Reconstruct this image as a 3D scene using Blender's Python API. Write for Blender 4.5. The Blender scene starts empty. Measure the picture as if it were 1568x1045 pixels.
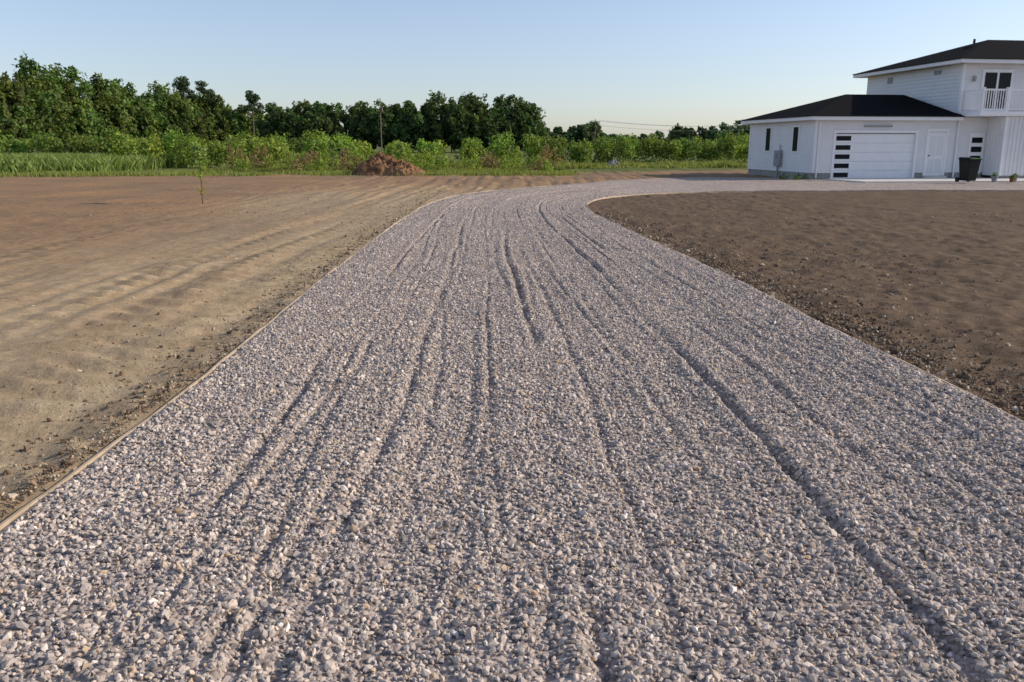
import bpy, math, numpy as np
from mathutils import Vector
rng=np.random.default_rng(7)
scene=bpy.context.scene
R=math.radians
# ---------------------------------------------------------------- helpers
def link(o,parent=None):
    scene.collection.objects.link(o)
    if parent: o.parent=parent
    return o
def empty(name,loc=(0,0,0),rz=0):
    e=bpy.data.objects.new(name,None); e.empty_display_size=.3
    e.location=loc; e.rotation_euler=(0,0,rz); return link(e)
def mesh_np(name,V,F,mat=None,parent=None,smooth=False,col=None,linkit=True):
    V=np.asarray(V,dtype=np.float32); F=np.asarray(F,dtype=np.int32)
    me=bpy.data.meshes.new(name)
    me.vertices.add(len(V)); me.vertices.foreach_set('co',V.ravel())
    k=F.shape[1]
    me.loops.add(F.size); me.loops.foreach_set('vertex_index',F.ravel())
    me.polygons.add(len(F))
    me.polygons.foreach_set('loop_start',np.arange(0,F.size,k,dtype=np.int32))
    me.polygons.foreach_set('loop_total',np.full(len(F),k,dtype=np.int32))
    me.polygons.foreach_set('use_smooth',np.full(len(F),smooth,dtype=bool))
    me.update(calc_edges=True)
    if col is not None:
        a=me.color_attributes.new('Col','FLOAT_COLOR','POINT')
        c=np.ones((len(V),4),dtype=np.float32); c[:,:3]=col
        a.data.foreach_set('color',c.ravel())
    if mat: me.materials.append(mat)
    o=bpy.data.objects.new(name,me)
    if linkit: link(o,parent)
    return o
class MB:
    """polygon soup builder"""
    def __init__(s): s.V=[];s.F=[]
    def poly(s,pts):
        n=len(s.V); s.V+= [tuple(p) for p in pts]; s.F.append(list(range(n,n+len(pts))))
    def box(s,x0,x1,y0,y1,z0,z1):
        n=len(s.V)
        s.V+=[(x0,y0,z0),(x1,y0,z0),(x1,y1,z0),(x0,y1,z0),(x0,y0,z1),(x1,y0,z1),(x1,y1,z1),(x0,y1,z1)]
        for f in ((0,3,2,1),(4,5,6,7),(0,1,5,4),(1,2,6,5),(2,3,7,6),(3,0,4,7)): s.F.append([n+i for i in f])
    def cyl(s,p0,p1,r0,r1,n=8):
        p0=Vector(p0);p1=Vector(p1);d=(p1-p0).normalized()
        a=d.orthogonal().normalized();b=d.cross(a);k=len(s.V)
        for p,r in((p0,r0),(p1,r1)):
            for i in range(n):
                t=2*math.pi*i/n; s.V.append(tuple(p+(a*math.cos(t)+b*math.sin(t))*r))
        for i in range(n):
            j=(i+1)%n; s.F.append([k+i,k+j,k+n+j,k+n+i])
        s.F.append([k+n+i for i in range(n)]); s.F.append([k+n-1-i for i in range(n)])
    def obj(s,name,mat,parent=None,bevel=0,smooth=False):
        me=bpy.data.meshes.new(name); me.from_pydata(s.V,[],s.F); me.update()
        if smooth: me.polygons.foreach_set('use_smooth',[True]*len(me.polygons))
        me.materials.append(mat); o=link(bpy.data.objects.new(name,me),parent)
        if bevel:
            m=o.modifiers.new('b','BEVEL');m.width=bevel;m.segments=2
        return o
def box(name,x0,x1,y0,y1,z0,z1,mat,parent=None,bevel=0.006):
    b=MB();b.box(x0,x1,y0,y1,z0,z1);return b.obj(name,mat,parent,bevel)
def h2(ix,iy,seed):
    v=np.sin(ix*127.1+iy*311.7+seed*74.7)*43758.5453
    return v-np.floor(v)
def vn(x,y,seed=0):
    x=np.asarray(x,dtype=np.float64);y=np.asarray(y,dtype=np.float64)
    ix=np.floor(x);iy=np.floor(y);fx=x-ix;fy=y-iy
    fx=fx*fx*(3-2*fx);fy=fy*fy*(3-2*fy)
    a=h2(ix,iy,seed);b=h2(ix+1,iy,seed);c=h2(ix,iy+1,seed);d=h2(ix+1,iy+1,seed)
    return (a*(1-fx)+b*fx)*(1-fy)+(c*(1-fx)+d*fx)*fy
def sstep(a,b,x):
    t=np.clip((x-a)/(b-a),0,1);return t*t*(3-2*t)

# ---------------------------------------------------------------- materials
def new_mat(name):
    m=bpy.data.materials.new(name);m.use_nodes=True;nt=m.node_tree
    return m,nt,nt.nodes['Principled BSDF']
def N(nt,t,**k):
    n=nt.nodes.new(t)
    for a,b in k.items(): setattr(n,a,b)
    return n
def noise(nt,scale,detail=4,rough=.6,vec=None):
    n=N(nt,'ShaderNodeTexNoise');n.inputs['Scale'].default_value=scale
    n.inputs['Detail'].default_value=detail;n.inputs['Roughness'].default_value=rough
    if vec: nt.links.new(vec,n.inputs['Vector'])
    return n
def ramp(nt,fac,stops):
    r=N(nt,'ShaderNodeValToRGB');e=r.color_ramp.elements
    while len(e)<len(stops): e.new(.5)
    for i,(p,c) in enumerate(stops): e[i].position=p;e[i].color=(*c,1) if len(c)==3 else c
    nt.links.new(fac,r.inputs[0]);return r
def mix(nt,fac,a,b,mode='MIX'):
    m=N(nt,'ShaderNodeMix',data_type='RGBA',blend_type=mode)
    for s,v in((0,fac),(6,a),(7,b)):
        if isinstance(v,(int,float)): m.inputs[s].default_value=v
        elif isinstance(v,tuple): m.inputs[s].default_value=(*v,1)
        else: nt.links.new(v,m.inputs[s])
    return m.outputs[2]
def bump(nt,h,strength,dist,bsdf,prev=None):
    b=N(nt,'ShaderNodeBump');b.inputs['Strength'].default_value=strength;b.inputs['Distance'].default_value=dist
    nt.links.new(h,b.inputs['Height'])
    if prev: nt.links.new(prev,b.inputs['Normal'])
    if bsdf: nt.links.new(b.outputs[0],bsdf.inputs['Normal'])
    return b.outputs[0]
def simple(name,c1,c2,scale=5,rough=.6,bs=.2,bd=.01,metal=0,spec=.5):
    m,nt,b=new_mat(name);tc=N(nt,'ShaderNodeTexCoord')
    n=noise(nt,scale,5,.6,tc.outputs['Object'])
    r=ramp(nt,n.outputs[0],[(.3,c1),(.7,c2)]);nt.links.new(r.outputs[0],b.inputs['Base Color'])
    b.inputs['Roughness'].default_value=rough;b.inputs['Metallic'].default_value=metal
    b.inputs['Specular IOR Level'].default_value=spec
    if bs:
        n2=noise(nt,scale*6,4,.6,tc.outputs['Object']);bump(nt,n2.outputs[0],bs,bd,b)
    return m
def leaf_mat(name,tr=.35):
    m,nt,b=new_mat(name)
    a=N(nt,'ShaderNodeAttribute',attribute_name='Col')
    nt.links.new(a.outputs['Color'],b.inputs['Base Color']);b.inputs['Roughness'].default_value=.65
    b.inputs['Specular IOR Level'].default_value=.25
    t=N(nt,'ShaderNodeBsdfTranslucent')
    g=mix(nt,1.0,a.outputs['Color'],(1.3,1.35,.6),'MULTIPLY');nt.links.new(g,t.inputs[0])
    ms=N(nt,'ShaderNodeMixShader');ms.inputs[0].default_value=tr
    nt.links.new(b.outputs[0],ms.inputs[1]);nt.links.new(t.outputs[0],ms.inputs[2])
    nt.links.new(ms.outputs[0],nt.nodes['Material Output'].inputs[0]);return m
M_leaf=leaf_mat('foliage')
M_white=simple('white_paint',(.68,.675,.68),(.75,.745,.75),1.5,.5,.05,.002)
M_trim=simple('white_trim',(.78,.78,.79),(.84,.84,.85),3,.45,.03,.002)
M_found=simple('foundation_block',(.22,.21,.19),(.34,.33,.31),6,.9,.4,.01)
M_roof=simple('roof_shingle',(.006,.006,.007),(.016,.0155,.0165),9,1.0,.4,.015,spec=.03)
M_glass,nt,b=new_mat('dark_glass');b.inputs['Base Color'].default_value=(.008,.009,.012,1);b.inputs['Roughness'].default_value=.2
b.inputs['Specular IOR Level'].default_value=.15
n=noise(nt,1.2,2);bump(nt,n.outputs[0],.05,.02,b)
M_black=simple('black_frame',(.010,.010,.011),(.02,.02,.02),8,.6,0,spec=.2)
M_conc=simple('concrete',(.52,.505,.47),(.66,.64,.60),1.4,.9,.2,.004)
M_bin=simple('bin_plastic',(.006,.008,.007),(.012,.015,.013),5,.55,.05,.003,spec=.2)
M_green=simple('lid_green',(.03,.22,.05),(.05,.3,.07),5,.45,.05,.003)
M_greybox=simple('grey_metal',(.22,.24,.25),(.32,.34,.35),4,.5,.05,.002)
M_wood=simple('edging_wood',(.33,.25,.165),(.55,.43,.31),7,.85,.5,.004)
M_pole=simple('pole_wood',(.14,.11,.08),(.22,.18,.14),5,.9,.3,.01)
M_bark=simple('bark',(.07,.05,.035),(.15,.11,.08),12,.9,.6,.01)
M_mound=simple('mound_soil',(.085,.045,.025),(.33,.185,.095),1.3,.95,.8,.06,spec=.1)
M_rock=simple('rubble',(.2,.19,.16),(.36,.34,.30),3,.9,.4,.02)

M_gsheet,nt,b=new_mat('gravel_bed');tc=N(nt,'ShaderNodeTexCoord')
v1=N(nt,'ShaderNodeTexVoronoi');v1.inputs['Scale'].default_value=42;nt.links.new(tc.outputs['Object'],v1.inputs['Vector'])
sp=N(nt,'ShaderNodeSeparateColor');nt.links.new(v1.outputs['Color'],sp.inputs[0])
r=ramp(nt,sp.outputs[0],[(0,(.14,.12,.105)),(.3,(.28,.238,.208)),(.6,(.40,.335,.288)),(.85,(.485,.412,.355)),(1,(.62,.55,.48))])
nl=noise(nt,.7,4,.6,tc.outputs['Object']);rl=ramp(nt,nl.outputs[0],[(.3,(.88,.86,.86)),(.7,(1.08,1.05,1.03))])
c=mix(nt,1.0,r.outputs[0],rl.outputs[0],'MULTIPLY');nt.links.new(c,b.inputs['Base Color'])
b.inputs['Roughness'].default_value=.85;b.inputs['Specular IOR Level'].default_value=.25
inv=N(nt,'ShaderNodeMath',operation='SUBTRACT');inv.inputs[0].default_value=1;nt.links.new(v1.outputs['Distance'],inv.inputs[1])
p=bump(nt,inv.outputs[0],.8,.015,None)
nb=noise(nt,14,4,.7,tc.outputs['Object']);bump(nt,nb.outputs[0],.6,.03,b,p)

def stone_mat(name,stops):
    m,nt,b=new_mat(name);oi=N(nt,'ShaderNodeObjectInfo')
    r=ramp(nt,oi.outputs['Random'],stops)
    nt.links.new(r.outputs[0],b.inputs['Base Color'])
    b.inputs['Roughness'].default_value=.85;b.inputs['Specular IOR Level'].default_value=.2;return m
M_stone=stone_mat('crushed_stone',[(0,(.17,.155,.145)),(.1,(.27,.25,.24)),(.28,(.38,.33,.295)),(.5,(.46,.388,.335)),(.7,(.54,.462,.40)),(.86,(.63,.548,.48)),(.95,(.46,.33,.21)),(1,(.80,.73,.66))])
M_clod=stone_mat('soil_clod',[(0,(.09,.06,.04)),(.5,(.18,.125,.08)),(.82,(.27,.20,.13)),(.94,(.48,.39,.28)),(1,(.62,.54,.41))])

# ---------------------------------------------------------------- driveway path
Lp=np.array([(-2.2,-5),(-2.18,0),(-2.16,3.2),(-2.15,5.4),(-2.2,7.2),(-2.3,9.9),(-2.35,13.2),(-2.4,18.5),(-2.25,23.4),(-1.5,27.9),(.4,31.4),(2.6,34.7),(5.0,38.4),(8.7,41.3),(13.6,41.2),(21.5,41.5),(32,42)],float)
Rp=np.array([(3.05,-5),(3.05,0),(3.0,3.2),(2.95,5.4),(2.8,7.5),(2.7,9.8),(2.48,12.6),(2.2,16.3),(1.93,20.2),(2.1,23.2),(3.0,25.9),(4.8,27.9),(7.4,29.1),(12.1,29.8),(15,29.9),(20,29.8),(32,30)],float)
def crom(P,n=16):
    Q=np.vstack([2*P[0]-P[1],P,2*P[-1]-P[-2]]);out=[]
    for i in range(1,len(Q)-2):
        t=np.linspace(0,1,n,endpoint=False)[:,None];a,b_,c_,d_=Q[i-1],Q[i],Q[i+1],Q[i+2]
        out.append(.5*((2*b_)+(-a+c_)*t+(2*a-5*b_+4*c_-d_)*t**2+(-a+3*b_-3*c_+d_)*t**3))
    out.append(P[-1:]);return np.vstack(out)
Ld=crom(Lp);Rd=crom(Rp);Cd=(Ld+Rd)/2
A=np.concatenate([[0],np.cumsum(np.linalg.norm(np.diff(Cd,axis=0),axis=1))])
Atot=A[-1]
def dpos(a,w):
    lx=np.interp(a,A,Ld[:,0]);ly=np.interp(a,A,Ld[:,1]);rx=np.interp(a,A,Rd[:,0]);ry=np.interp(a,A,Rd[:,1])
    return lx*(1-w)+rx*w, ly*(1-w)+ry*w
RUTS=[(.85,.034,.036,1),(1.46,.028,.034,3),(1.75,.016,.028,4),(2.42,.050,.036,6),(2.60,.018,.028,7),(3.1,.020,.034,8),(3.55,.040,.036,9),(4.05,.032,.036,11)]
rr_=np.random.default_rng(3)
for i in range(28): RUTS.append((rr_.uniform(.3,4.9),rr_.uniform(.010,.022),rr_.uniform(.018,.032),30+i))
def dz(a,w):
    m=w*5.15
    z=np.full(np.shape(m),.03)
    z=z+.028*(vn(m*2.2,a*.10,3)-.5)+.016*(vn(m*6,a*.30,4)-.5)+.012*(vn(m*4,a*4,5)-.5)+.008*(vn(m*14,a*5,6)-.5)
    for c,d,hw,sd in RUTS:
        cc=c+.22*(vn(a*.18,sd*3.1,sd)-.5)*2*.6+.04*(vn(a*1.1,sd*7.7,sd)-.5)
        on=sstep(.30,.62,vn(a*.30+sd*5,sd*1.3,20+sd))*(.35+.65*vn(a*3.5,sd*2.,40+sd))
        q=(m-cc)/hw
        z=z-d*on*np.exp(-q*q)+.40*d*on*np.exp(-((m-cc-2.0*hw)/hw)**2)+.40*d*on*np.exp(-((m-cc+2.0*hw)/hw)**2)
    e=np.minimum(w,1-w)*5.15
    return z-.010*np.exp(-(e/.05)**2)
av=[0.];
while av[-1]<Atot-.05:
    y=av[-1]-5; av.append(av[-1]+(.04 if y<12 else .04+.012*(y-12)))
av[-1]=Atot;av=np.array(av);wv=np.linspace(0,1,230)
AA,WW=np.meshgrid(av,wv,indexing='ij')
X,Y=dpos(AA,WW);Z=dz(AA,WW)
na,nw=AA.shape
I=np.arange(na*nw).reshape(na,nw)
F=np.stack([I[:-1,:-1],I[:-1,1:],I[1:,1:],I[1:,:-1]],-1).reshape(-1,4)
mesh_np('gravel_driveway',np.stack([X,Y,Z],-1).reshape(-1,3),F,M_gsheet,smooth=True)

# ---------------------------------------------------------------- stones (instanced)
def stone_src(name,n,mat,flat=.7):
    import bmesh
    col=bpy.data.collections.new(name)
    for i in range(n):
        bm=bmesh.new();bmesh.ops.create_icosphere(bm,subdivisions=1,radius=1)
        ax=np.array([rng.uniform(.85,1.45),rng.uniform(.6,1.0),rng.uniform(.45,.8)*flat/.7])
        pl=[(Vector(rng.normal(size=3)).normalized(),rng.uniform(.5,.75)) for _ in range(7)]
        for v in bm.verts:
            for nrm,d in pl:
                k=v.co.dot(nrm)
                if k>d: v.co-=nrm*(k-d)
            v.co=Vector((v.co.x*ax[0],v.co.y*ax[1],v.co.z*ax[2]))*rng.uniform(.88,1.15)
        me=bpy.data.meshes.new(name);bm.to_mesh(me);bm.free();me.materials.append(mat)
        col.objects.link(bpy.data.objects.new('%s_piece_%d'%(name,i),me))
    return col
def scatter(name,P,rot,scl,nidx,coll):
    me=bpy.data.meshes.new(name);n=len(P);me.vertices.add(n);me.vertices.foreach_set('co',P.astype(np.float32).ravel())
    a=me.attributes.new('rot','FLOAT_VECTOR','POINT');a.data.foreach_set('vector',rot.astype(np.float32).ravel())
    a=me.attributes.new('scl','FLOAT_VECTOR','POINT');a.data.foreach_set('vector',scl.astype(np.float32).ravel())
    a=me.attributes.new('idx','INT','POINT');a.data.foreach_set('value',rng.integers(0,nidx,n).astype(np.int32))
    o=link(bpy.data.objects.new(name,me))
    g=bpy.data.node_groups.new(name+'_scatter','GeometryNodeTree')
    g.interface.new_socket('Geometry',in_out='INPUT',socket_type='NodeSocketGeometry')
    g.interface.new_socket('Geometry',in_out='OUTPUT',socket_type='NodeSocketGeometry')
    gi=g.nodes.new('NodeGroupInput');go=g.nodes.new('NodeGroupOutput');ip=g.nodes.new('GeometryNodeInstanceOnPoints')
    ci=g.nodes.new('GeometryNodeCollectionInfo');ci.inputs['Collection'].default_value=coll
    ci.inputs['Separate Children'].default_value=True;ci.inputs['Reset Children'].default_value=True
    def na_(nm,t):
        q=g.nodes.new('GeometryNodeInputNamedAttribute');q.data_type=t;q.inputs[0].default_value=nm
        return [s for s in q.outputs if s.enabled and s.name=='Attribute'][0]
    L=g.links.new
    L(gi.outputs[0],ip.inputs['Points']);L(ci.outputs[0],ip.inputs['Instance']);ip.inputs['Pick Instance'].default_value=True
    L(na_('idx','INT'),ip.inputs['Instance Index']);L(na_('rot','FLOAT_VECTOR'),ip.inputs['Rotation']);L(na_('scl','FLOAT_VECTOR'),ip.inputs['Scale'])
    L(ip.outputs[0],go.inputs[0])
    m=o.modifiers.new('scatter','NODES');m.node_group=g
    return o
sa=[];
for a0,a1,den in((5.6,9,3200),(9,12,2800),(12,16,1900),(16,20,1100),(20,26,500),(26,36,150)):
    n=int((a1-a0)*5.15*den);sa.append(np.stack([rng.uniform(a0,a1,n),rng.uniform(0.004,.996,n)],1))
sa=np.vstack(sa);n=len(sa)
sx,sy=dpos(sa[:,0],sa[:,1]);sz=dz(sa[:,0],sa[:,1])+rng.uniform(-.003,.007,n)
rad=np.clip(rng.lognormal(math.log(.0112),.34,n),.005,.025)*np.where(sa[:,0]>18,1.1,1)
k=900;ea=rng.uniform(6,26,k);ew=np.where(rng.random(k)<.5,-rng.exponential(.02,k)-.006,1+rng.exponential(.02,k)+.006)
ex,ey=dpos(ea,ew)
P=np.stack([np.r_[sx,ex],np.r_[sy,ey],np.r_[sz,np.full(k,.012)]],1);rad=np.r_[rad,rng.uniform(.006,.012,k)]
rot=rng.uniform(0,6.283,(len(P),3));rot[:,0]=rng.normal(0,.55,len(P));rot[:,1]=rng.normal(0,.55,len(P))
scl=np.repeat(rad[:,None],3,1)
scatter('crushed_stone_gravel',P,rot,scl,14,stone_src('gravel_stone',14,M_stone))

# ---------------------------------------------------------------- edging boards
def edging(name,D,side):
    V=[]
    P=np.array([(D[i]) for i in range(0,len(D),2)])
    T=np.gradient(P,axis=0);T/=np.linalg.norm(T,axis=1)[:,None];Nn=np.stack([-T[:,1],T[:,0]],1)*side
    s=np.r_[0,np.cumsum(np.linalg.norm(np.diff(P,axis=0),axis=1))];ss=np.arange(0,s[-1],.12)
    px=np.interp(ss,s,P[:,0]);py=np.interp(ss,s,P[:,1]);nx=np.interp(ss,s,Nn[:,0]);ny=np.interp(ss,s,Nn[:,1])
    wob=.03*(vn(ss*.5,ss*0,9+side)-.5);zt=.027+.024*(vn(ss*.8,ss*0,11+side)-.5)+.014*(vn(ss*3,ss*0,12)-.5)
    wd=.014+.006*(vn(ss*3,ss*0,13)-.5)
    for (o_,zz) in [(-.0,-.08),(-.0,1),(1,1),(1,-.08)]:
        off=wob+(wd if o_ else 0)
        V.append(np.stack([px+nx*off,py+ny*off,zt if zz==1 else np.full_like(ss,-.08)],1))
    V=np.stack(V,1);m=len(ss);V=V.reshape(-1,3);Fq=[]
    for i in range(m-1):
        for j in range(3): Fq.append((i*4+j,i*4+j+1,(i+1)*4+j+1,(i+1)*4+j))
    return mesh_np(name,V,np.array(Fq),M_wood)
edging('driveway_edging',Ld,1)
edging('driveway_edging',Rd,-1)

# ---------------------------------------------------------------- ground
def axis(lo,hi,fine,step,g,far):
    out=list(np.arange(lo,hi,step));s=step
    x=out[-1]
    while x<far: s*=g;x+=s;out.append(x)
    return out
xp=axis(0,7.5,None,.045,1.022,2500);xs=np.array(sorted(set([-v for v in xp]+xp)))
ys=np.array(axis(-6,11,None,.05,1.013,3000));ys=np.r_[[-400,-100,-40,-20,-10],ys]
GX,GY=np.meshgrid(xs,ys,indexing='ij')
fx=GX.ravel();fy=GY.ravel()
dist=np.full(fx.shape,50.);inside=np.zeros(fx.shape,bool)
near=np.where((fx>-6)&(fx<36)&(fy>-8)&(fy<46))[0]
poly=np.vstack([Ld[::3],Rd[::-1][::3]])
qx=fx[near];qy=fy[near];ins=np.zeros(len(near),bool);dd=np.full(len(near),50.)
for i in range(len(poly)):
    x0,y0=poly[i];x1,y1=poly[(i+1)%len(poly)]
    c=((y0>qy)!=(y1>qy))
    if abs(y1-y0)>1e-9: ins^=c&(qx<(x1-x0)*(qy-y0)/(y1-y0)+x0)
    ex_,ey_=x1-x0,y1-y0;t=np.clip(((qx-x0)*ex_+(qy-y0)*ey_)/(ex_*ex_+ey_*ey_+1e-9),0,1)
    dd=np.minimum(dd,np.hypot(qx-x0-t*ex_,qy-y0-t*ey_))
inside[near]=ins;dist[near]=dd
_c=Cd[Cd[:,1]>24]
def is_outer(x,y):   # outer (left / far) side of the driveway
    return (x<.3)&(y<25)|(y>=np.interp(x,_c[:,0],_c[:,1]))&(y>24)
def soil_h(x,y,left):
    cl=.034*(vn(x*3,y*3,31)-.5)+.026*(vn(x*8,y*8,32)-.5)+.016*(vn(x*19,y*19,33)-.5)
    xr=x+.35*np.sin(y*.12)+.5*(vn(y*.25,x*.3,30)-.5)
    fade=sstep(.15,.6,vn(x*.5,y*.16,45))
    rut=.060*(vn(xr*2.6,y*.12,34)-.5)+.062*(vn(xr*5.5,y*.22,35)-.5)*fade
    tread=.030*np.sin(y*16+6*vn(x*2,y*.5,36))*sstep(.45,.65,vn(xr*2.2,y*.06,37))
    band=sstep(-10,-6,x)
    lz=cl*(.55+.45*(1-band))+rut*band+tread*band+.03*(vn(x*1.2,y*1.2,38)-.5)
    rz=cl*1.5+.04*(vn(x*1.1,y*.8,39)-.5)
    return np.where(left,lz,rz)
left=is_outer(fx,fy)
gz=soil_h(fx,fy,left)
gz+=.05*sstep(.3,3,dist)*(vn(fx*.25,fy*.25,41)-.3)
gz=np.where(inside,-.09*sstep(0,.06,dist),gz*sstep(-.05,.35,dist)+.0)
gz=np.where(fy>62,gz*.5,gz)
wob=(vn(fx*.18,fy*.12,51)-.5)*3
tan=sstep(-9.5,-4.2,fx+wob*.9)*(1-sstep(24,38,fy))*left
tan=np.maximum(tan*(.55+.45*vn(fx*1.1,fy*.13,52)),.0)
gb=47+6*(vn(fx*.12,fx*0,53)-.5)+1.2*(vn(fx*.9,fx*0,54)-.5)
gb=gb-np.clip((-18-fx)*.22,0,14)+np.clip((fx-1)*.6,0,12)
grass=sstep(-1,1,fy-gb)
dark=np.where(left,0.0,1.0)
col=np.stack([tan,grass,dark],1)
I=np.arange(GX.size).reshape(GX.shape)
F=np.stack([I[:-1,:-1],I[1:,:-1],I[1:,1:],I[:-1,1:]],-1).reshape(-1,4)
M_ground,nt,b=new_mat('ground_soil');tc=N(nt,'ShaderNodeTexCoord');O=tc.outputs['Object']
at=N(nt,'ShaderNodeAttribute',attribute_name='Col');sp=N(nt,'ShaderNodeSeparateColor');nt.links.new(at.outputs['Color'],sp.inputs[0])
nA=noise(nt,.30,6,.65,O);nB=noise(nt,9,6,.7,O);nC=noise(nt,60,4,.7,O);nD=noise(nt,1.6,5,.7,O)
brown=ramp(nt,nA.outputs[0],[(.30,(.215,.145,.09)),(.52,(.285,.188,.108)),(.70,(.37,.215,.105))])
tanc=ramp(nt,nD.outputs[0],[(.3,(.335,.255,.155)),(.7,(.47,.375,.245))])
darkc=ramp(nt,nD.outputs[0],[(.3,(.115,.078,.050)),(.7,(.175,.124,.081))])
green=ramp(nt,nD.outputs[0],[(.3,(.09,.115,.03)),(.7,(.17,.19,.06))])
c=mix(nt,sp.outputs[0],brown.outputs[0],tanc.outputs[0]);c=mix(nt,sp.outputs[2],c,darkc.outputs[0]);c=mix(nt,sp.outputs[1],c,green.outputs[0])
d=ramp(nt,nB.outputs[0],[(.3,(.74,.73,.72)),(.7,(1.18,1.18,1.18))]);c=mix(nt,1.0,c,d.outputs[0],'MULTIPLY')
d=ramp(nt,nC.outputs[0],[(.25,(.78,.78,.78)),(.6,(1.05,1.05,1.05)),(.74,(1.5,1.45,1.35))]);c=mix(nt,1.0,c,d.outputs[0],'MULTIPLY')
nt.links.new(c,b.inputs['Base Color']);b.inputs['Roughness'].default_value=.95;b.inputs['Specular IOR Level'].default_value=.1
p=bump(nt,nB.outputs[0],.6,.028,None);bump(nt,nC.outputs[0],.55,.008,b,p)
mesh_np('ground',np.stack([fx,fy,gz],1),F,M_ground,smooth=True,col=col)

n=90000
cy=2+ (rng.random(n)**1.7)*28
sd=rng.random(n)<.30
lx=np.interp(cy,Ld[:120,1],Ld[:120,0]);rx=np.interp(np.minimum(cy,20),Rd[:128,1],Rd[:128,0])
off=np.where(rng.random(n)<.35,rng.exponential(.20,n)+.03,rng.uniform(.05,9,n)*(.5+cy/16))
cx=np.where(sd,lx-off-.03,rx+off+.03)
keep=~((~sd)&(cy>20));cx=cx[keep];cy=cy[keep];m=len(cx)
cz=soil_h(cx,cy,cx<.3)+.003
rad=np.clip(rng.lognormal(math.log(.0084),.6,m),.003,.045)
rad=np.where(cx<0,rad*.78,rad)
sc=rad[:,None]*rng.uniform(.6,1.3,(m,3))
scatter('soil_clods',np.stack([cx,cy,cz],1),rng.uniform(0,6.28,(m,3)),sc,6,stone_src('clod',6,M_clod,.9))

# ---------------------------------------------------------------- foliage
def leaves(C,Rr,n,size,color,out_bias=.6,cv=.25,flat=1.0):
    d=rng.normal(size=(n,3));d/=np.linalg.norm(d,axis=1)[:,None]
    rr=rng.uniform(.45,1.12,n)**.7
    p=np.array(C)+d*rr[:,None]*np.array(Rr)
    nr=d*out_bias+rng.normal(size=(n,3))*.55+np.array([0,0,.25]);nr/=np.linalg.norm(nr,axis=1)[:,None]
    a=np.cross(nr,rng.normal(size=(n,3)));a/=np.linalg.norm(a,axis=1)[:,None]+1e-9;bb=np.cross(nr,a)
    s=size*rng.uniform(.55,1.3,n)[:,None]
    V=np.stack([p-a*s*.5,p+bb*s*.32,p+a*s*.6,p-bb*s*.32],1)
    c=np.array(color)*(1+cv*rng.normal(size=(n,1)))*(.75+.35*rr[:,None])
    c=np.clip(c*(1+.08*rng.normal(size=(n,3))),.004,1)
    return V,np.repeat(c[:,None,:],4,1)
class Fol:
    def __init__(s):s.V=[];s.C=[]
    def add(s,*a,**k):
        V,C=leaves(*a,**k);s.V.append(V.reshape(-1,3));s.C.append(C.reshape(-1,3))
    def obj(s,name,parent=None,mat=None):
        V=np.vstack(s.V);C=np.vstack(s.C);F=np.arange(len(V)).reshape(-1,4)
        return mesh_np(name,V,F,mat or M_leaf,parent,col=C)
def deciduous(f,x,y,h,w,col,dens=1.,leaf=.5,low=.06):
    nl=int(20+h*1.2)
    for i in range(nl):
        t=rng.uniform(0,1);zc=h*(low+(1-low)*(.08+.82*t))
        env=w*.5*math.sqrt(max(.04,1-((t-.42)/.60)**2))
        a=rng.uniform(0,6.283);r=env*rng.uniform(.35,.95)
        rl=w*rng.uniform(.09,.18)
        k=rng.uniform(.7,1.3)
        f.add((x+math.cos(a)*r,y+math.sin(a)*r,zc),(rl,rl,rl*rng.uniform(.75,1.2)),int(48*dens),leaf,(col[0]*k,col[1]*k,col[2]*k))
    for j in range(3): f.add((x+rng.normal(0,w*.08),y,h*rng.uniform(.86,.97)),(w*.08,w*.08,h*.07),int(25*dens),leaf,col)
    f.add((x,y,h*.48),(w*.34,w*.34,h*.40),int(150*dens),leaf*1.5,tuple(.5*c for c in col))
def line(pts,spacing,rows,rowgap,col,wr,dens,leaf,name,hj=.16):
    pts=np.array(pts,float);s=np.r_[0,np.cumsum(np.hypot(*np.diff(pts[:,:2],axis=0).T))]
    f=Fol();tb=MB()
    for rw in range(rows):
        q=rng.uniform(0,spacing)
        while q<s[-1]:
            x=np.interp(q,s,pts[:,0]);y=np.interp(q,s,pts[:,1]);h=np.interp(q,s,pts[:,2])*(1+rng.uniform(-hj,hj*.5))
            if rw==0 and rows>1: h*=rng.uniform(.55,.92)
            yy=y+rw*rowgap+rng.uniform(-1,1);w=h*rng.uniform(*wr)
            k=rng.uniform(.8,1.25);cc=(col[0]*k*rng.uniform(.85,1.3),col[1]*k,col[2]*k)
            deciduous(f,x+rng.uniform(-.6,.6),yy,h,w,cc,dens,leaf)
            tb.cyl((x,yy,-.1),(x,yy,h*.6),.012*h,.006*h,6)
            q+=spacing*rng.uniform(.7,1.3)
    e=empty(name);f.obj('foliage',e);tb.obj('trunks',M_bark,e);return e
G1=(.100,.160,.040);G2=(.068,.118,.036);G3=(.07,.118,.05)
line([(-125,118,14),(-78,130,13.6),(-78.4,137,15),(-75.5,150,14.2),(-72.8,162,13),(-66.3,178,12.4),(-57.6,195,9.2),(-54,200,8.)],3.6,3,5,G1,(.42,.62),1.,.62,'treeline')
line([(-50,172,9.3),(-45,170,10.2),(-38,170,10.6),(-31,170,9.6),(-25,170,10.6),(-14,170,11.5),(-5,170,11.4),(3,172,10.8),(6,175,8)],3.2,3,5,G2,(.5,.75),1.,.62,'treeline')
line([(5,230,7.6),(10,250,7.6),(16,250,7.8),(24,252,8.6),(28,290,6),(45,300,5.6),(58,300,6.2),(52,262,7.2),(62,260,8.4),(75,260,8.2),(110,250,9),(170,240,11)],4.5,2,5,G3,(.7,1.1),.6,.9,'treeline')
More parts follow.
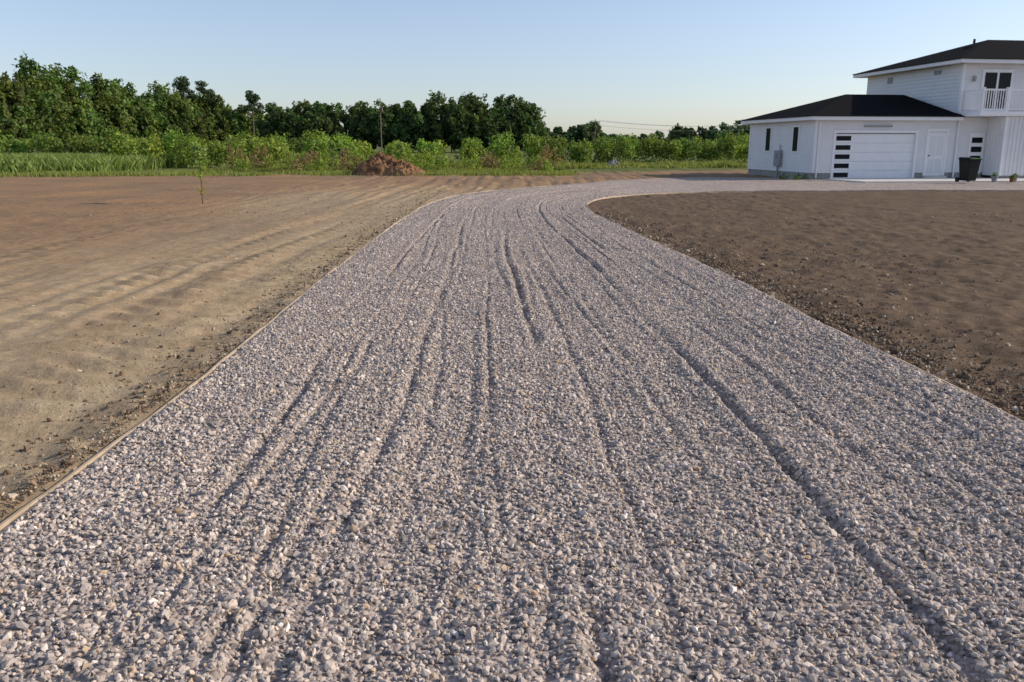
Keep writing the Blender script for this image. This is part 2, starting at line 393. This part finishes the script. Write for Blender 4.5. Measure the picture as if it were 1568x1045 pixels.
def pine(x,y,h):
    e=empty('pine_tree',(x,y,0));b=MB();b.cyl((0,0,-.1),(.1,0,h*.95),.28,.09,8)
    f=Fol()
    for i in range(26):
        t=rng.uniform(.0,1);z=h*(.66+.33*t);r=h*.19*(1-.6*t)*rng.uniform(.3,1);a=rng.uniform(0,6.28)
        c=(math.cos(a)*r,math.sin(a)*r,z);b.cyl((0,0,z-.5),c,.07,.03,5)
        f.add(c,(h*.065,h*.065,h*.036),120,.36,(.045,.075,.03),cv=.3)
    b.obj('trunk',M_bark,e);f.obj('needles',e)
pine(-57,188,13.0);pine(-69.5,182,15.4);pine(-66.8,186,14.6)

def shrub(f,x,y,h,w,col,n=700,leaf=.2):
    for i in range(10):
        a=rng.uniform(0,6.28);r=w*.30*rng.uniform(.2,1);z=h*rng.uniform(.35,.80);k=rng.uniform(.75,1.25)
        f.add((x+math.cos(a)*r,y+math.sin(a)*r,z),(w*.2,w*.2,h*.22),n//10,leaf,tuple(k*c for c in col),cv=.22)
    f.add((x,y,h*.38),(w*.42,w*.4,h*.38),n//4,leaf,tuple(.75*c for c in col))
S1=(.215,.30,.055);S2=(.17,.25,.05)
def shrubrow(name,p0,p1,sp,h,w,col,rows=1,gap=2.5,n=750,leaf=.2):
    f=Fol();L=math.hypot(p1[0]-p0[0],p1[1]-p0[1])
    for rw in range(rows):
        q=0
        while q<L:
            t=q/L;k=rng.uniform(.7,1.15);hh=(h[0]*(1-t)+h[1]*t)*rng.uniform(.75,1.1)
            shrub(f,p0[0]*(1-t)+p1[0]*t+rng.uniform(-.3,.3),p0[1]*(1-t)+p1[1]*t+rw*gap+rng.uniform(-.6,.6),hh,w*rng.uniform(.75,1.2),(col[0]*k*rng.uniform(.9,1.15),col[1]*k,col[2]*k),n,leaf)
            q+=sp*rng.uniform(.75,1.25)
    return f.obj(name)
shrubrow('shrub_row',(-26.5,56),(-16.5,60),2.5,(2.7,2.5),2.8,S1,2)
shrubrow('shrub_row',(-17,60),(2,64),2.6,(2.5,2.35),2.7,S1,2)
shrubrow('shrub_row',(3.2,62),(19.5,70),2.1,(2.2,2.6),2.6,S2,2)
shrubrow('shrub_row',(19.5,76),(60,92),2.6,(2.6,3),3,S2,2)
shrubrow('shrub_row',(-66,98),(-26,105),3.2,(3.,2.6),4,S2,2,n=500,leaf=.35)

def blades(name,x,y,h,w,c1,c2,z0=0.,lean=.22):
    n=len(x);a=rng.uniform(0,6.28,n);wd=w*rng.uniform(.6,1.4,n);hh=h*rng.uniform(.6,1.15,n)
    dx=np.cos(a)*wd/2;dy=np.sin(a)*wd/2;lx=rng.normal(0,lean,n)*hh;ly=rng.normal(0,lean,n)*hh
    z=np.full(n,z0)
    V=np.stack([np.stack([x-dx,y-dy,z],1),np.stack([x+dx,y+dy,z],1),np.stack([x+lx*.4+dx*.7,y+ly*.4+dy*.7,z+hh*.6],1),np.stack([x+lx,y+ly,z+hh],1)],1).reshape(-1,3)
    t=rng.random((n,1));c=np.array(c1)*(1-t)+np.array(c2)*t;c*=rng.uniform(.7,1.3,(n,1))
    return mesh_np(name,V,np.arange(4*n).reshape(-1,4),M_leaf,col=np.repeat(c,4,0))
n=85000
u=rng.random(n);x=-62+u*38.5
y0=np.where(x<-32,38.5,38.5+(x+32)*1.15)+1.8*(vn(x*.35,x*0,60)-.5)
y=y0+rng.random(n)**1.2*28+rng.normal(0,.5,n)
h=.78+.32*vn(x*.5,y*.5,61)-.5*np.exp(-(y-y0)/1.2)*rng.random(n)
blades('tall_grass_field',x,y,np.maximum(h,.15),.08,(.15,.215,.05),(.25,.32,.10),lean=.35)
n=75000
x=rng.uniform(-19,3.2,n);pp=vn(x*.35,x*0,66);y=46.5+6.0*pp+rng.random(n)**1.1*13
h=(.15+.45*vn(x*.7,y*.5,62)*sstep(48,58,y))*(.6+.8*vn(x*2,y*2,63))
blades('weed_patch',x,y,h,.07,(.14,.20,.035),(.30,.29,.10),lean=.35)
n=40000
x=rng.uniform(2.5,60,n);y=56+(x-3)*.35+rng.random(n)*9
h=.12+.4*vn(x*.6,y*.6,64)
blades('weed_patch',x,y,h,.07,(.15,.20,.045),(.30,.30,.10),lean=.35)
n=12000
cxx=rng.uniform(-30,3,90);cyy=44.5+3.5*rng.random(90)-np.clip((-18-cxx)*.25,0,5);k=rng.integers(0,90,n)
blades('grass_tufts',cxx[k]+rng.normal(0,.5,n),cyy[k]+rng.normal(0,.4,n),np.full(n,.24),.035,(.14,.20,.035),(.30,.31,.10))
f=Fol()
for i in range(85):
    x=rng.uniform(-18,2.5);y=rng.uniform(49,59);h=rng.uniform(.5,1.5)
    cc=(.22,.29,.05) if rng.random()<.7 else (.24,.18,.09)
    for j in range(5): f.add((x+rng.normal(0,.2),y+rng.normal(0,.2),h*(.25+.17*j)),(.32-.04*j,.32-.04*j,.25),45,.13,cc)
f.obj('tall_weeds')

def sapling(x,y,h,seed_n=5):
    e=empty('sapling_tree',(x,y,0));b=MB();f=Fol()
    b.cyl((0,0,-.05),(.02,.01,h*.5),.016,.011,7);b.cyl((.02,.01,h*.5),(-.01,0,h*.97),.011,.005,7)
    for i in range(16):
        z=h*rng.uniform(.35,.92);a=rng.uniform(0,6.28);l=h*rng.uniform(.06,.12)
        q=(math.cos(a)*l,math.sin(a)*l,z+l*.9);b.cyl((0,0,z),q,.006,.003,5)
        f.add(q,(.09,.09,.08),26,.085,(.21,.29,.07))
    f.add((0,0,h*.88),(.20,.20,.19),170,.10,(.20,.28,.08));f.add((0,0,h*.22),(.09,.09,.1),30,.08,(.40,.34,.10))
    b.obj('stem',M_bark,e);f.obj('leaves',e)
sapling(-8.66,23.4,1.62);sapling(-10.4,49,1.9);sapling(-6.6,50,1.7);sapling(-28.6,47,1.5)

# ---------------------------------------------------------------- dirt mound
def mound(name,cx,cy,rx,ry,h,mat,rough=.18,n=90):
    g=np.linspace(-1.15,1.15,n);a,b_=np.meshgrid(g,g,indexing='ij');r=np.hypot(a,b_)
    z=h*np.clip(1-r**1.6,0,1)*(.65+.7*vn(a*2.3+5,b_*2.3,71))+rough*h*2*(vn(a*7,b_*7,72)-.5)*np.clip(1.15-r,0,1)+rough*h*1.3*(vn(a*17,b_*17,73)-.5)*np.clip(1.15-r,0,1)-.06*sstep(.9,1.1,r)
    I=np.arange(n*n).reshape(n,n);F=np.stack([I[:-1,:-1],I[1:,:-1],I[1:,1:],I[:-1,1:]],-1).reshape(-1,4)
    return mesh_np(name,np.stack([cx+a*rx,cy+b_*ry,z],-1).reshape(-1,3),F,mat,smooth=False)
mound('dirt_mound',-6.9,45.8,1.9,1.6,1.0,M_mound,.24)
mound('dirt_mound',-5.7,45.0,1.2,1.2,.68,M_mound,.24)
mound('rubble_pile',7.3,60,.9,.7,.42,M_rock,.5,40)

# ---------------------------------------------------------------- utility pole and wires
def upole(x,y,h,arm=True,r=.13):
    e=empty('utility_pole',(x,y,0));b=MB();b.cyl((0,0,-.2),(0,0,h),r,r*.7,10)
    if arm:
        b.box(-1.1,1.1,-.06,.06,h-.75,h-.6)
        for q in(-1,0,1): b.cyl((q,0,h-.6),(q,0,h-.4),.05,.04,6)
    b.cyl((.26,0,h-2.2),(.26,0,h-1.5),.14,.14,10);b.obj('pole_and_crossarm',M_pole,e)
upole(-21.5,140,9.0,False,.09);upole(20,205,7.6,True,.1);upole(62,215,6.9);upole(115,225,8)
def wire(pts,r=.035):
    b=MB()
    for (p,q) in zip(pts[:-1],pts[1:]):
        prev=None
        for i in range(13):
            t=i/12;c=[p[j]*(1-t)+q[j]*t for j in range(3)];c[2]-=.9*4*t*(1-t)
            if prev:b.cyl(prev,c,r,r,4)
            prev=c
    return b.obj('power_line',M_greybox)
for dx,dzz in((-1,0),(1,0),(0,-1.1)):
    wire([(20+dx,205,7.3+dzz),(62+dx,215,6.6+dzz),(115+dx,225,7.7+dzz)])

# ---------------------------------------------------------------- house
H=empty('white_house',(13.9,39,0),R(8))
def siding(name,p0,p1,z0,z1,mat=M_white,course=.17,gap=None,out=.022):
    dx,dy=p1[0]-p0[0],p1[1]-p0[1];L=math.hypot(dx,dy);nx,ny=dy/L,-dx/L
    b=MB();z=z0
    while z<z1-1e-4:
        zt=min(z+course,z1)
        a=[(p0[0]+nx*out,p0[1]+ny*out,z),(p1[0]+nx*out,p1[1]+ny*out,z),(p1[0],p1[1],zt),(p0[0],p0[1],zt)]
        b.poly(a);b.poly([(p0[0],p0[1],z),(p1[0],p1[1],z),a[1],a[0]]);z=zt
    return b.obj(name,mat,H)
def batten(name,p0,p1,z0,z1):
    dx,dy=p1[0]-p0[0],p1[1]-p0[1];L=math.hypot(dx,dy);tx,ty=dx/L,dy/L;nx,ny=ty,-tx;b=MB()
    b.poly([(p0[0],p0[1],z0),(p1[0],p1[1],z0),(p1[0],p1[1],z1),(p0[0],p0[1],z1)])
    q=.08
    while q<L-.06:
        for (u0,u1) in((q-.022,q+.022),):
            A_=(p0[0]+tx*u0,p0[1]+ty*u0);B_=(p0[0]+tx*u1,p0[1]+ty*u1)
            Ao=(A_[0]+nx*.03,A_[1]+ny*.03);Bo=(B_[0]+nx*.03,B_[1]+ny*.03)
            b.poly([(*Ao,z0),(*Bo,z0),(*Bo,z1),(*Ao,z1)]);b.poly([(*A_,z0),(*Ao,z0),(*Ao,z1),(*A_,z1)]);b.poly([(*Bo,z0),(*B_,z0),(*B_,z1),(*Bo,z1)])
        q+=.2
    return b.obj(name,M_white,H)
FZ=.32
box('foundation_left',.02,.3,.02,7.2,-.1,FZ,M_found,H)
box('foundation_pier',.305,.93,.02,.3,-.1,FZ-.002,M_found,H)
box('foundation_pier_right',5.02,5.5,.02,.3,-.1,FZ-.002,M_found,H)
box('foundation_mid',6.62,8.58,.02,.3,-.1,FZ-.002,M_found,H)
box('foundation_room',8.62,16,-1.13,-.9,-.1,.2,M_found,H)
siding('wall_left',(0,7.16),(0,0),FZ,2.72)
siding('wall_front_pier',(0,0),(.95,0),FZ,2.72)
siding('wall_front_header',(.95,0),(5.0,0),2.12,2.72)
siding('wall_front_right',(5.0,0),(8.6,0),FZ,2.85)
siding('wall_back',(7,7.16),(0,7.16),FZ,2.72)
box('threshold',5.5,6.62,-.25,.1,-.05,.16,M_conc,H)
box('corner_board',-.03,.09,-.03,.09,FZ,2.70,M_trim,H);box('corner_board_rear',-.03,.09,7.08,7.2,FZ,2.70,M_trim,H)
g=MB()
for i in range(5): g.box(.99,4.98,.08,.12,.02+i*.415,.02+i*.415+.408)
g.obj('garage_door',M_trim,H,.006)
g=MB();f2=MB()
for i in range(5):
    z=.12+i*.415;g.box(1.07,1.80,.066,.079,z,z+.215)
    f2.box(1.03,1.84,.070,.083,z-.03,z+.245)
f2.obj('garage_window_frames',M_trim,H);g.obj('garage_window_panes',M_glass,H)
box('garage_jamb_left',.88,.99,-.035,.13,-.02,2.12,M_trim,H);box('garage_jamb_right',4.98,5.09,-.035,.13,-.02,2.12,M_trim,H)
box('garage_head_trim',.88,5.09,-.04,.13,2.122,2.26,M_trim,H)
box('light_bar',2.35,3.7,-.12,-.02,2.40,2.47,M_greybox,H)
box('door_leaf',5.62,6.5,-.026,.04,.17,2.12,M_trim,H)
for z0,z1 in((.3,.95),(1.08,2.0)):
    for a in(5.72,6.1): box('door_panel',a,a+.3,-.038,-.028,z0,z1,M_white,H,.005)
box('door_jamb_left',5.51,5.618,-.045,.05,.17,2.22,M_trim,H);box('door_jamb_right',6.502,6.61,-.045,.05,.17,2.22,M_trim,H);box('door_head',5.51,6.61,-.048,.05,2.222,2.34,M_trim,H)
b=MB();b.cyl((5.70,-.09,1.1),(5.70,-.02,1.1),.03,.03,8);b.obj('door_knob',M_black,H)
for y in(1.85,4.85):
    box('window_frame',-.045,.01,y-.34,y+.34,1.22,2.50,M_trim,H);box('window_glass',-.055,-.04,y-.24,y+.24,1.30,2.42,M_glass,H,.0)
box('meter_box',-.2,-.02,3.15,3.75,.55,1.32,M_greybox,H,.02)
b=MB();b.cyl((-.1,3.45,0),(-.1,3.45,.56),.04,.04,8);b.cyl((-.1,3.3,1.3),(-.1,3.3,1.6),.03,.03,8);b.cyl((-.22,3.45,1.05),(-.2,3.45,1.05),.12,.12,14);b.obj('meter_conduit',M_greybox,H)
box('side_door_leaf',7.72,8.46,-.05,.0,.25,2.15,M_trim,H)
g=MB()
for i in range(4): g.box(7.82,8.36,-.064,-.052,.42+i*.42,.42+i*.42+.25)
g.obj('side_door_panes',M_glass,H)
def hip(name,x0,x1,y0,y1,ze,xr0,xr1,yr,zr,fh=.19):
    b=MB();A_=(x0,y0,ze);B_=(x1,y0,ze);C_=(x1,y1,ze);D_=(x0,y1,ze);E=(xr0,yr,zr);Fp=(xr1,yr,zr)
    b.poly([A_,B_,Fp,E]);b.poly([C_,D_,E,Fp]);b.poly([D_,A_,E]);b.poly([B_,C_,Fp]);b.obj(name,M_roof,H)
    t=.03;b=MB()
    b.box(x0+t,x1-t,y0+t,y0+t+.03,ze-fh,ze-.004);b.box(x0+t,x1-t,y1-t-.03,y1-t,ze-fh,ze-.004)
    b.box(x0+t,x0+t+.03,y0+t+.032,y1-t-.032,ze-fh,ze-.004);b.box(x1-t-.03,x1-t,y0+t+.032,y1-t-.032,ze-fh,ze-.004)
    b.box(x0+t+.034,x1-t-.034,y0+t+.034,y1-t-.034,ze-fh+.03,ze-fh+.05);b.obj(name+'_fascia_soffit',M_trim,H)
    b=MB();b.box(x0-.01,x1+.01,y0-.01,y0+.026,ze-.035,ze+.012);b.box(x0-.01,x0+.026,y0+.03,y1,ze-.035,ze+.011);b.obj(name+'_drip_edge',M_black,H)
hip('garage_roof',-.45,7.02,-.45,7.6,2.88,3.3,6.45,3.6,4.05)
hip('upper_roof',6.4,17.6,-.6,8.6,5.42,11.0,13,4,6.80)
b=MB();b.cyl((10.4,4.2,6.4),(10.4,4.2,6.85),.06,.06,8);b.box(8.9,9.2,2.6,2.9,6.05,6.3);b.obj('roof_vents',M_black,H)
siding('upper_wall_left',(7.0,8),(7.0,0),2.7,5.26)
siding('upper_wall_front',(7.0,0),(17,0),3.0,5.26)
siding('upper_wall_back',(17,8),(7,8),2.7,5.26);siding('upper_wall_right',(17,0),(17,8),0,5.26)
siding('lower_wall_back',(17,8),(7,8),0,2.7)
box('upper_corner_board',6.965,7.1,-.035,.1,3.06,5.24,M_trim,H)
box('upper_vent_louver',6.94,6.99,5.6,6.0,4.75,5.05,M_greybox,H);box('upper_vent_louver_b',6.94,6.99,1.6,2.1,4.9,5.08,M_greybox,H)
box('balcony_door_frame',7.95,9.5,-.07,.0,3.07,5.0,M_trim,H)
for a in(8.08,8.80): box('balcony_door_glass',a,a+.6,-.085,-.072,3.25,4.85,M_glass,H,0)
box('balcony_window_frame',10.6,11.9,-.06,0,3.9,4.95,M_trim,H);box('balcony_window_glass',10.7,11.8,-.075,-.062,4.0,4.85,M_glass,H,0)
box('wall_lamp',7.5,7.6,-.14,-.02,4.45,4.7,M_greybox,H)
box('deck_floor',7.12,16.2,-1.35,-.02,2.87,3.05,M_trim,H)
g=MB()
g.box(7.16,16.2,-1.30,-1.24,3.98,4.05);g.box(7.16,16.2,-1.29,-1.25,3.13,3.17);g.box(7.17,7.23,-1.22,-.04,3.981,4.051);g.box(7.18,7.22,-1.22,-.04,3.131,3.171)
q=7.34
while q<16.1: g.box(q,q+.03,-1.285,-1.255,3.17,3.98);q+=.12
q=-1.15
while q<-.06: g.box(7.185,7.215,q,q+.03,3.17,3.98);q+=.12
for q in(7.15,8.35,10.1,11.9,13.7,15.5): g.box(q,q+.11,-1.325,-1.215,3.05,4.12)
g.obj('deck_railing',M_trim,H)
batten('room_wall_left',(8.6,0),(8.6,-1.15),.2,2.86);batten('room_wall_front',(8.6,-1.15),(16,-1.15),.2,2.86)
box('room_corner_board',8.57,8.68,-1.185,-1.08,.2,2.86,M_trim,H)
b=MB();b.cyl((.14,-.07,.1),(.14,-.07,2.6),.035,.035,8);b.obj('downspout',M_trim,H)
b=MB();b.cyl((7.04,-.08,.1),(7.04,-.08,2.85),.04,.04,8);b.obj('downspout_mid',M_trim,H)

pts=[(.5,-.02),(.7,-3.3),(17,-3.9),(17,-.02)]
c8,s8=math.cos(R(8)),math.sin(R(8))
b=MB();W=[(13.9+x*c8-y*s8,39+x*s8+y*c8) for x,y in pts]
b.V=[(x,y,-.05) for x,y in W]+[(x,y,.075) for x,y in W];b.F=[[4,5,6,7],[0,1,5,4],[1,2,6,5],[2,3,7,6],[3,0,4,7]]
b.obj('concrete_apron',M_conc)

def bin_(x,y,lid,rz=0):
    e=empty('wheelie_bin',(x,y,.075),rz);b=MB()
    lo=[(-.21,-.24),(.21,-.24),(.21,.22),(-.21,.22)];hi=[(-.28,-.33),(.28,-.33),(.28,.30),(-.28,.30)]
    b.V=[(*p,.06) for p in lo]+[(*p,.92) for p in hi];b.F=[[0,3,2,1],[0,1,5,4],[1,2,6,5],[2,3,7,6],[3,0,4,7],[4,5,6,7]]
    b.obj('body',M_bin,e,.02)
    b=MB();b.box(-.30,.30,-.35,.31,.923,.945);b.obj('rim',M_bin,e,.008)
    b=MB();b.V=[(-.3,-.37,.947),(.3,-.37,.947),(.3,.33,.947),(-.3,.33,.947),(-.26,-.3,.99),(.26,-.3,.99),(.26,.3,1.02),(-.26,.3,1.02)]
    b.F=[[0,3,2,1],[4,5,6,7],[0,1,5,4],[1,2,6,5],[2,3,7,6],[3,0,4,7]];b.obj('lid',lid,e,.012)
    b=MB();b.cyl((-.30,.27,.1),(-.24,.27,.1),.1,.1,16);b.cyl((.24,.27,.1),(.30,.27,.1),.1,.1,16);b.cyl((-.24,.27,.1),(.24,.27,.1),.012,.012,8)
    b.cyl((-.24,.36,.93),(.24,.36,.93),.016,.016,8);b.obj('wheels_and_handle',M_black,e)
    b=MB();b.box(-.2,.2,-.385,-.372,.95,.985);b.obj('plain_label',M_green,e)
bin_(19.05,35.2,M_bin,R(12));
def pot(x,y,s,mat):
    e=empty('flower_pot',(x,y,.07));b=MB();b.cyl((0,0,0),(0,0,.26*s),.11*s,.16*s,14);b.cyl((0,0,.26*s),(0,0,.3*s),.18*s,.18*s,14);b.obj('pot',mat,e)
    f=Fol();f.add((0,0,.38*s),(.16*s,.16*s,.12*s),50,.08,(.08,.14,.03));f.obj('plant',e)
pot(20.4,35.6,.8,M_greybox);pot(21.2,35.5,.7,M_rock);pot(20.85,35.1,.6,M_mound)
f=Fol()
for i in range(5): f.add((12.9+rng.normal(0,.3),38.6+rng.normal(0,.2),.15),(.2,.2,.16),50,.09,(.09,.14,.04))
f.obj('garden_plant')

# ---------------------------------------------------------------- light, sky, camera
el=R(27);phi=R(7)
sd=Vector((math.cos(phi)*math.cos(el),math.sin(phi)*math.cos(el),math.sin(el)))
sun=bpy.data.lights.new('sun','SUN');sun.energy=4.7;sun.angle=R(.6);sun.color=(1,.875,.72)
so=link(bpy.data.objects.new('sun',sun));so.rotation_euler=sd.to_track_quat('Z','Y').to_euler()
w=bpy.data.worlds.new('World');scene.world=w;w.use_nodes=True;nt=w.node_tree
sk=N(nt,'ShaderNodeTexSky');sk.sky_type='NISHITA';sk.sun_disc=False;sk.sun_elevation=el;sk.sun_rotation=math.pi/2-phi
sk.air_density=1.0;sk.dust_density=.7;sk.ozone_density=2.5;sk.altitude=0
hs=N(nt,'ShaderNodeHueSaturation');hs.inputs['Saturation'].default_value=.78;nt.links.new(sk.outputs[0],hs.inputs['Color'])
tint=mix(nt,1.0,hs.outputs[0],(.98,.985,1.08),'MULTIPLY')
nt.links.new(tint,nt.nodes['Background'].inputs[0]);nt.nodes['Background'].inputs[1].default_value=.15
cam=bpy.data.cameras.new('camera');cam.sensor_width=22.3;cam.lens=18;cam.clip_end=6000;cam.clip_start=.05
co=link(bpy.data.objects.new('camera',cam));co.location=(0,0,1.6);co.rotation_euler=(R(90-13.36),0,0)
cam.dof.use_dof=True;cam.dof.focus_distance=4.5;cam.dof.aperture_fstop=6.3
scene.camera=co
scene.view_settings.view_transform='Standard';scene.view_settings.look='None';scene.view_settings.exposure=0
